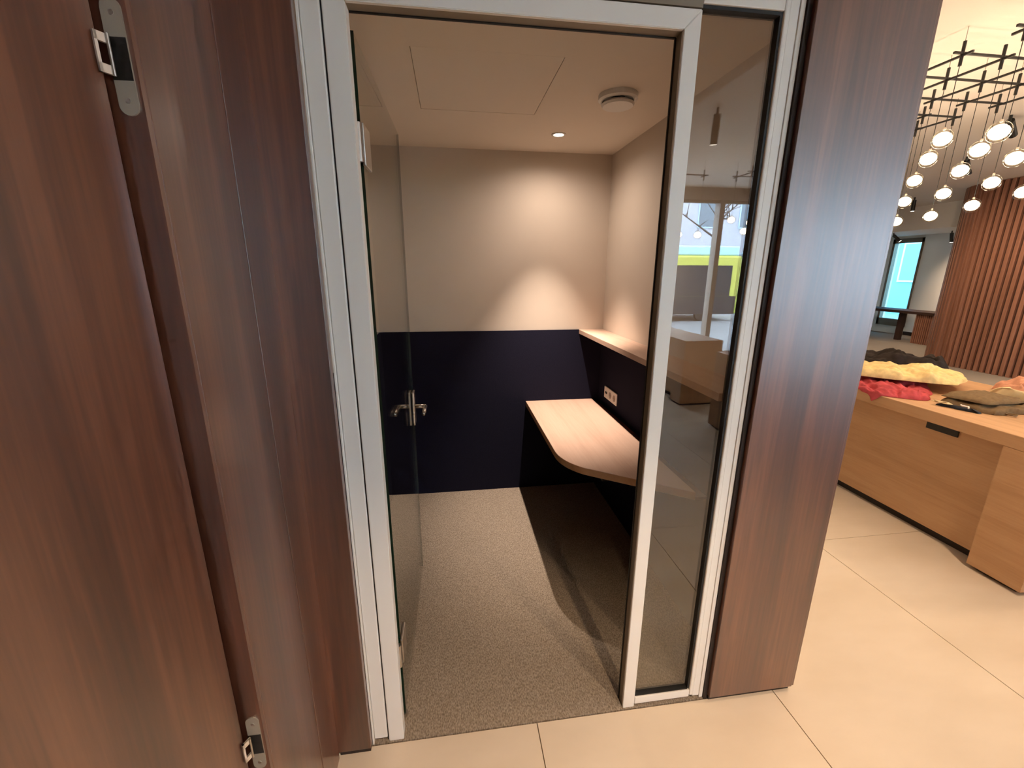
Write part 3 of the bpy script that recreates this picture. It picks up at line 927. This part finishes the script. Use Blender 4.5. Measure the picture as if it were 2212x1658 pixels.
# ------------------------------------------------------------------ street outside
box('street_ground', -30, 40, -40, YW - 0.21, -0.35, -0.15, 'asphalt', kind='structure', label='grey street outside the windows', cat='street')
box('street_far_ground', XF + 0.2, 40, -6, 40, -0.35, -0.15, 'asphalt', kind='structure', label='grey pavement outside the far window', cat='street')
tr = thing('tram', (6.5, -14.2, -0.15), 'yellow tram with dark windows mirrored in the sidelight', 'tram')
tx0, tx1, ty0, ty1 = 1.0, 10.45, -15.6, -13.2
bm = bmesh.new(); bx(bm, tx0, tx1, ty0, ty1, 0.10, 2.13, bevel=0.06); link('body', bm, 'tram', tr)
bm = bmesh.new(); bx(bm, tx0 + 0.05, tx1 - 0.1, ty0 + 0.15, ty1 - 0.06, 2.131, 2.46, bevel=0.06); link('roof', bm, 'tram_roof', tr)
for k in range(4):
    a = tx0 + 0.2 + k * 2.25
    box('window', a, min(a + 2.15, tx1 - 0.33), ty1 - 0.005, ty1 + 0.012, 0.75, 1.80, 'tram_dark', tr)
box('skirt', tx0 + 0.02, tx1 - 0.1, ty1 - 0.003, ty1 + 0.011, 0.11, 0.74, 'tram_dark', tr)
for k in (2.5, 4.2, 7.5, 9.2):
    bm = bmesh.new(); cyl(bm, (k, ty1 - 0.25, 0.10), (k, ty1 - 0.12, 0.10), 0.25, 20); link('wheel', bm, 'black', tr)


def building(name, x0, x1, y0, y1, h, mat, label, face, nx, nz, w=1.2, hh=1.5):
    t = thing(name, ((x0 + x1) / 2, (y0 + y1) / 2, -0.15), label, 'building')
    box('wall', x0, x1, y0, y1, -0.15, h, mat, t)
    for i in range(nx):
        for k in range(nz):
            z0 = 1.2 + k * 2.9
            if face == '+Y':
                cx = x0 + (i + 0.5) * (x1 - x0) / nx
                wd = box('window', cx - w / 2, cx + w / 2, y1 - 0.01, y1 + 0.05, z0, z0 + hh, 'facade2', t)
                box('pane', cx - w / 2 + 0.08, cx + w / 2 - 0.08, y1 + 0.051, y1 + 0.06, z0 + 0.08, z0 + hh - 0.08, 'pane_blue', wd)
            else:
                cy = y0 + (i + 0.5) * (y1 - y0) / nx
                wd = box('window', x0 - 0.05, x0 + 0.01, cy - w / 2, cy + w / 2, z0, z0 + hh, 'facade2', t)
                box('pane', x0 - 0.06, x0 - 0.051, cy - w / 2 + 0.08, cy + w / 2 - 0.08, z0 + 0.08, z0 + hh - 0.08, 'pane_blue', wd)
    return t


building('street_building', 11.5, 30, -34, -24, 14, 'facade', 'grey facade across the street behind the yellow tram', '+Y', 7, 4)
building('street_building', -8, 9.5, -36, -27, 9, 'facade2', 'pale office facade across the street left of the grey one', '+Y', 6, 3, 1.6, 1.7)
building('street_building', 19, 27, 8, 30, 22, 'facade3', 'teal building outside the far window', '-X', 12, 7, 1.2, 1.6)
# bare street tree
tree = thing('street_tree', (7.95, -11, -0.15), 'bare branched street tree in front of the tram', 'tree')
bm = bmesh.new(); cyl(bm, (7.95, -11, -0.15), (7.95, -11, 3.9), 0.09, 10, 0.06); link('trunk', bm, 'bark', tree)
rng = random.Random(3)
for k in range(14):
    a = rng.uniform(0, 2 * PI)
    z0 = rng.uniform(2.5, 3.8)
    L_ = rng.uniform(0.9, 1.9)
    p = Vector((7.95, -11, z0))
    e = p + Vector((math.cos(a) * L_, math.sin(a) * L_ * 0.6, rng.uniform(-0.2, 1.6)))
    bm = bmesh.new(); cyl(bm, p, e, 0.03, 7, 0.010)
    for m_ in range(3):
        t_ = rng.uniform(0.4, 0.9)
        s_ = p.lerp(e, t_)
        f_ = s_ + Vector((rng.uniform(-.6, .6), rng.uniform(-.4, .4), rng.uniform(0.1, .8)))
        cyl(bm, s_, f_, 0.018, 5, 0.006)
    link('branch', bm, 'bark', tree)
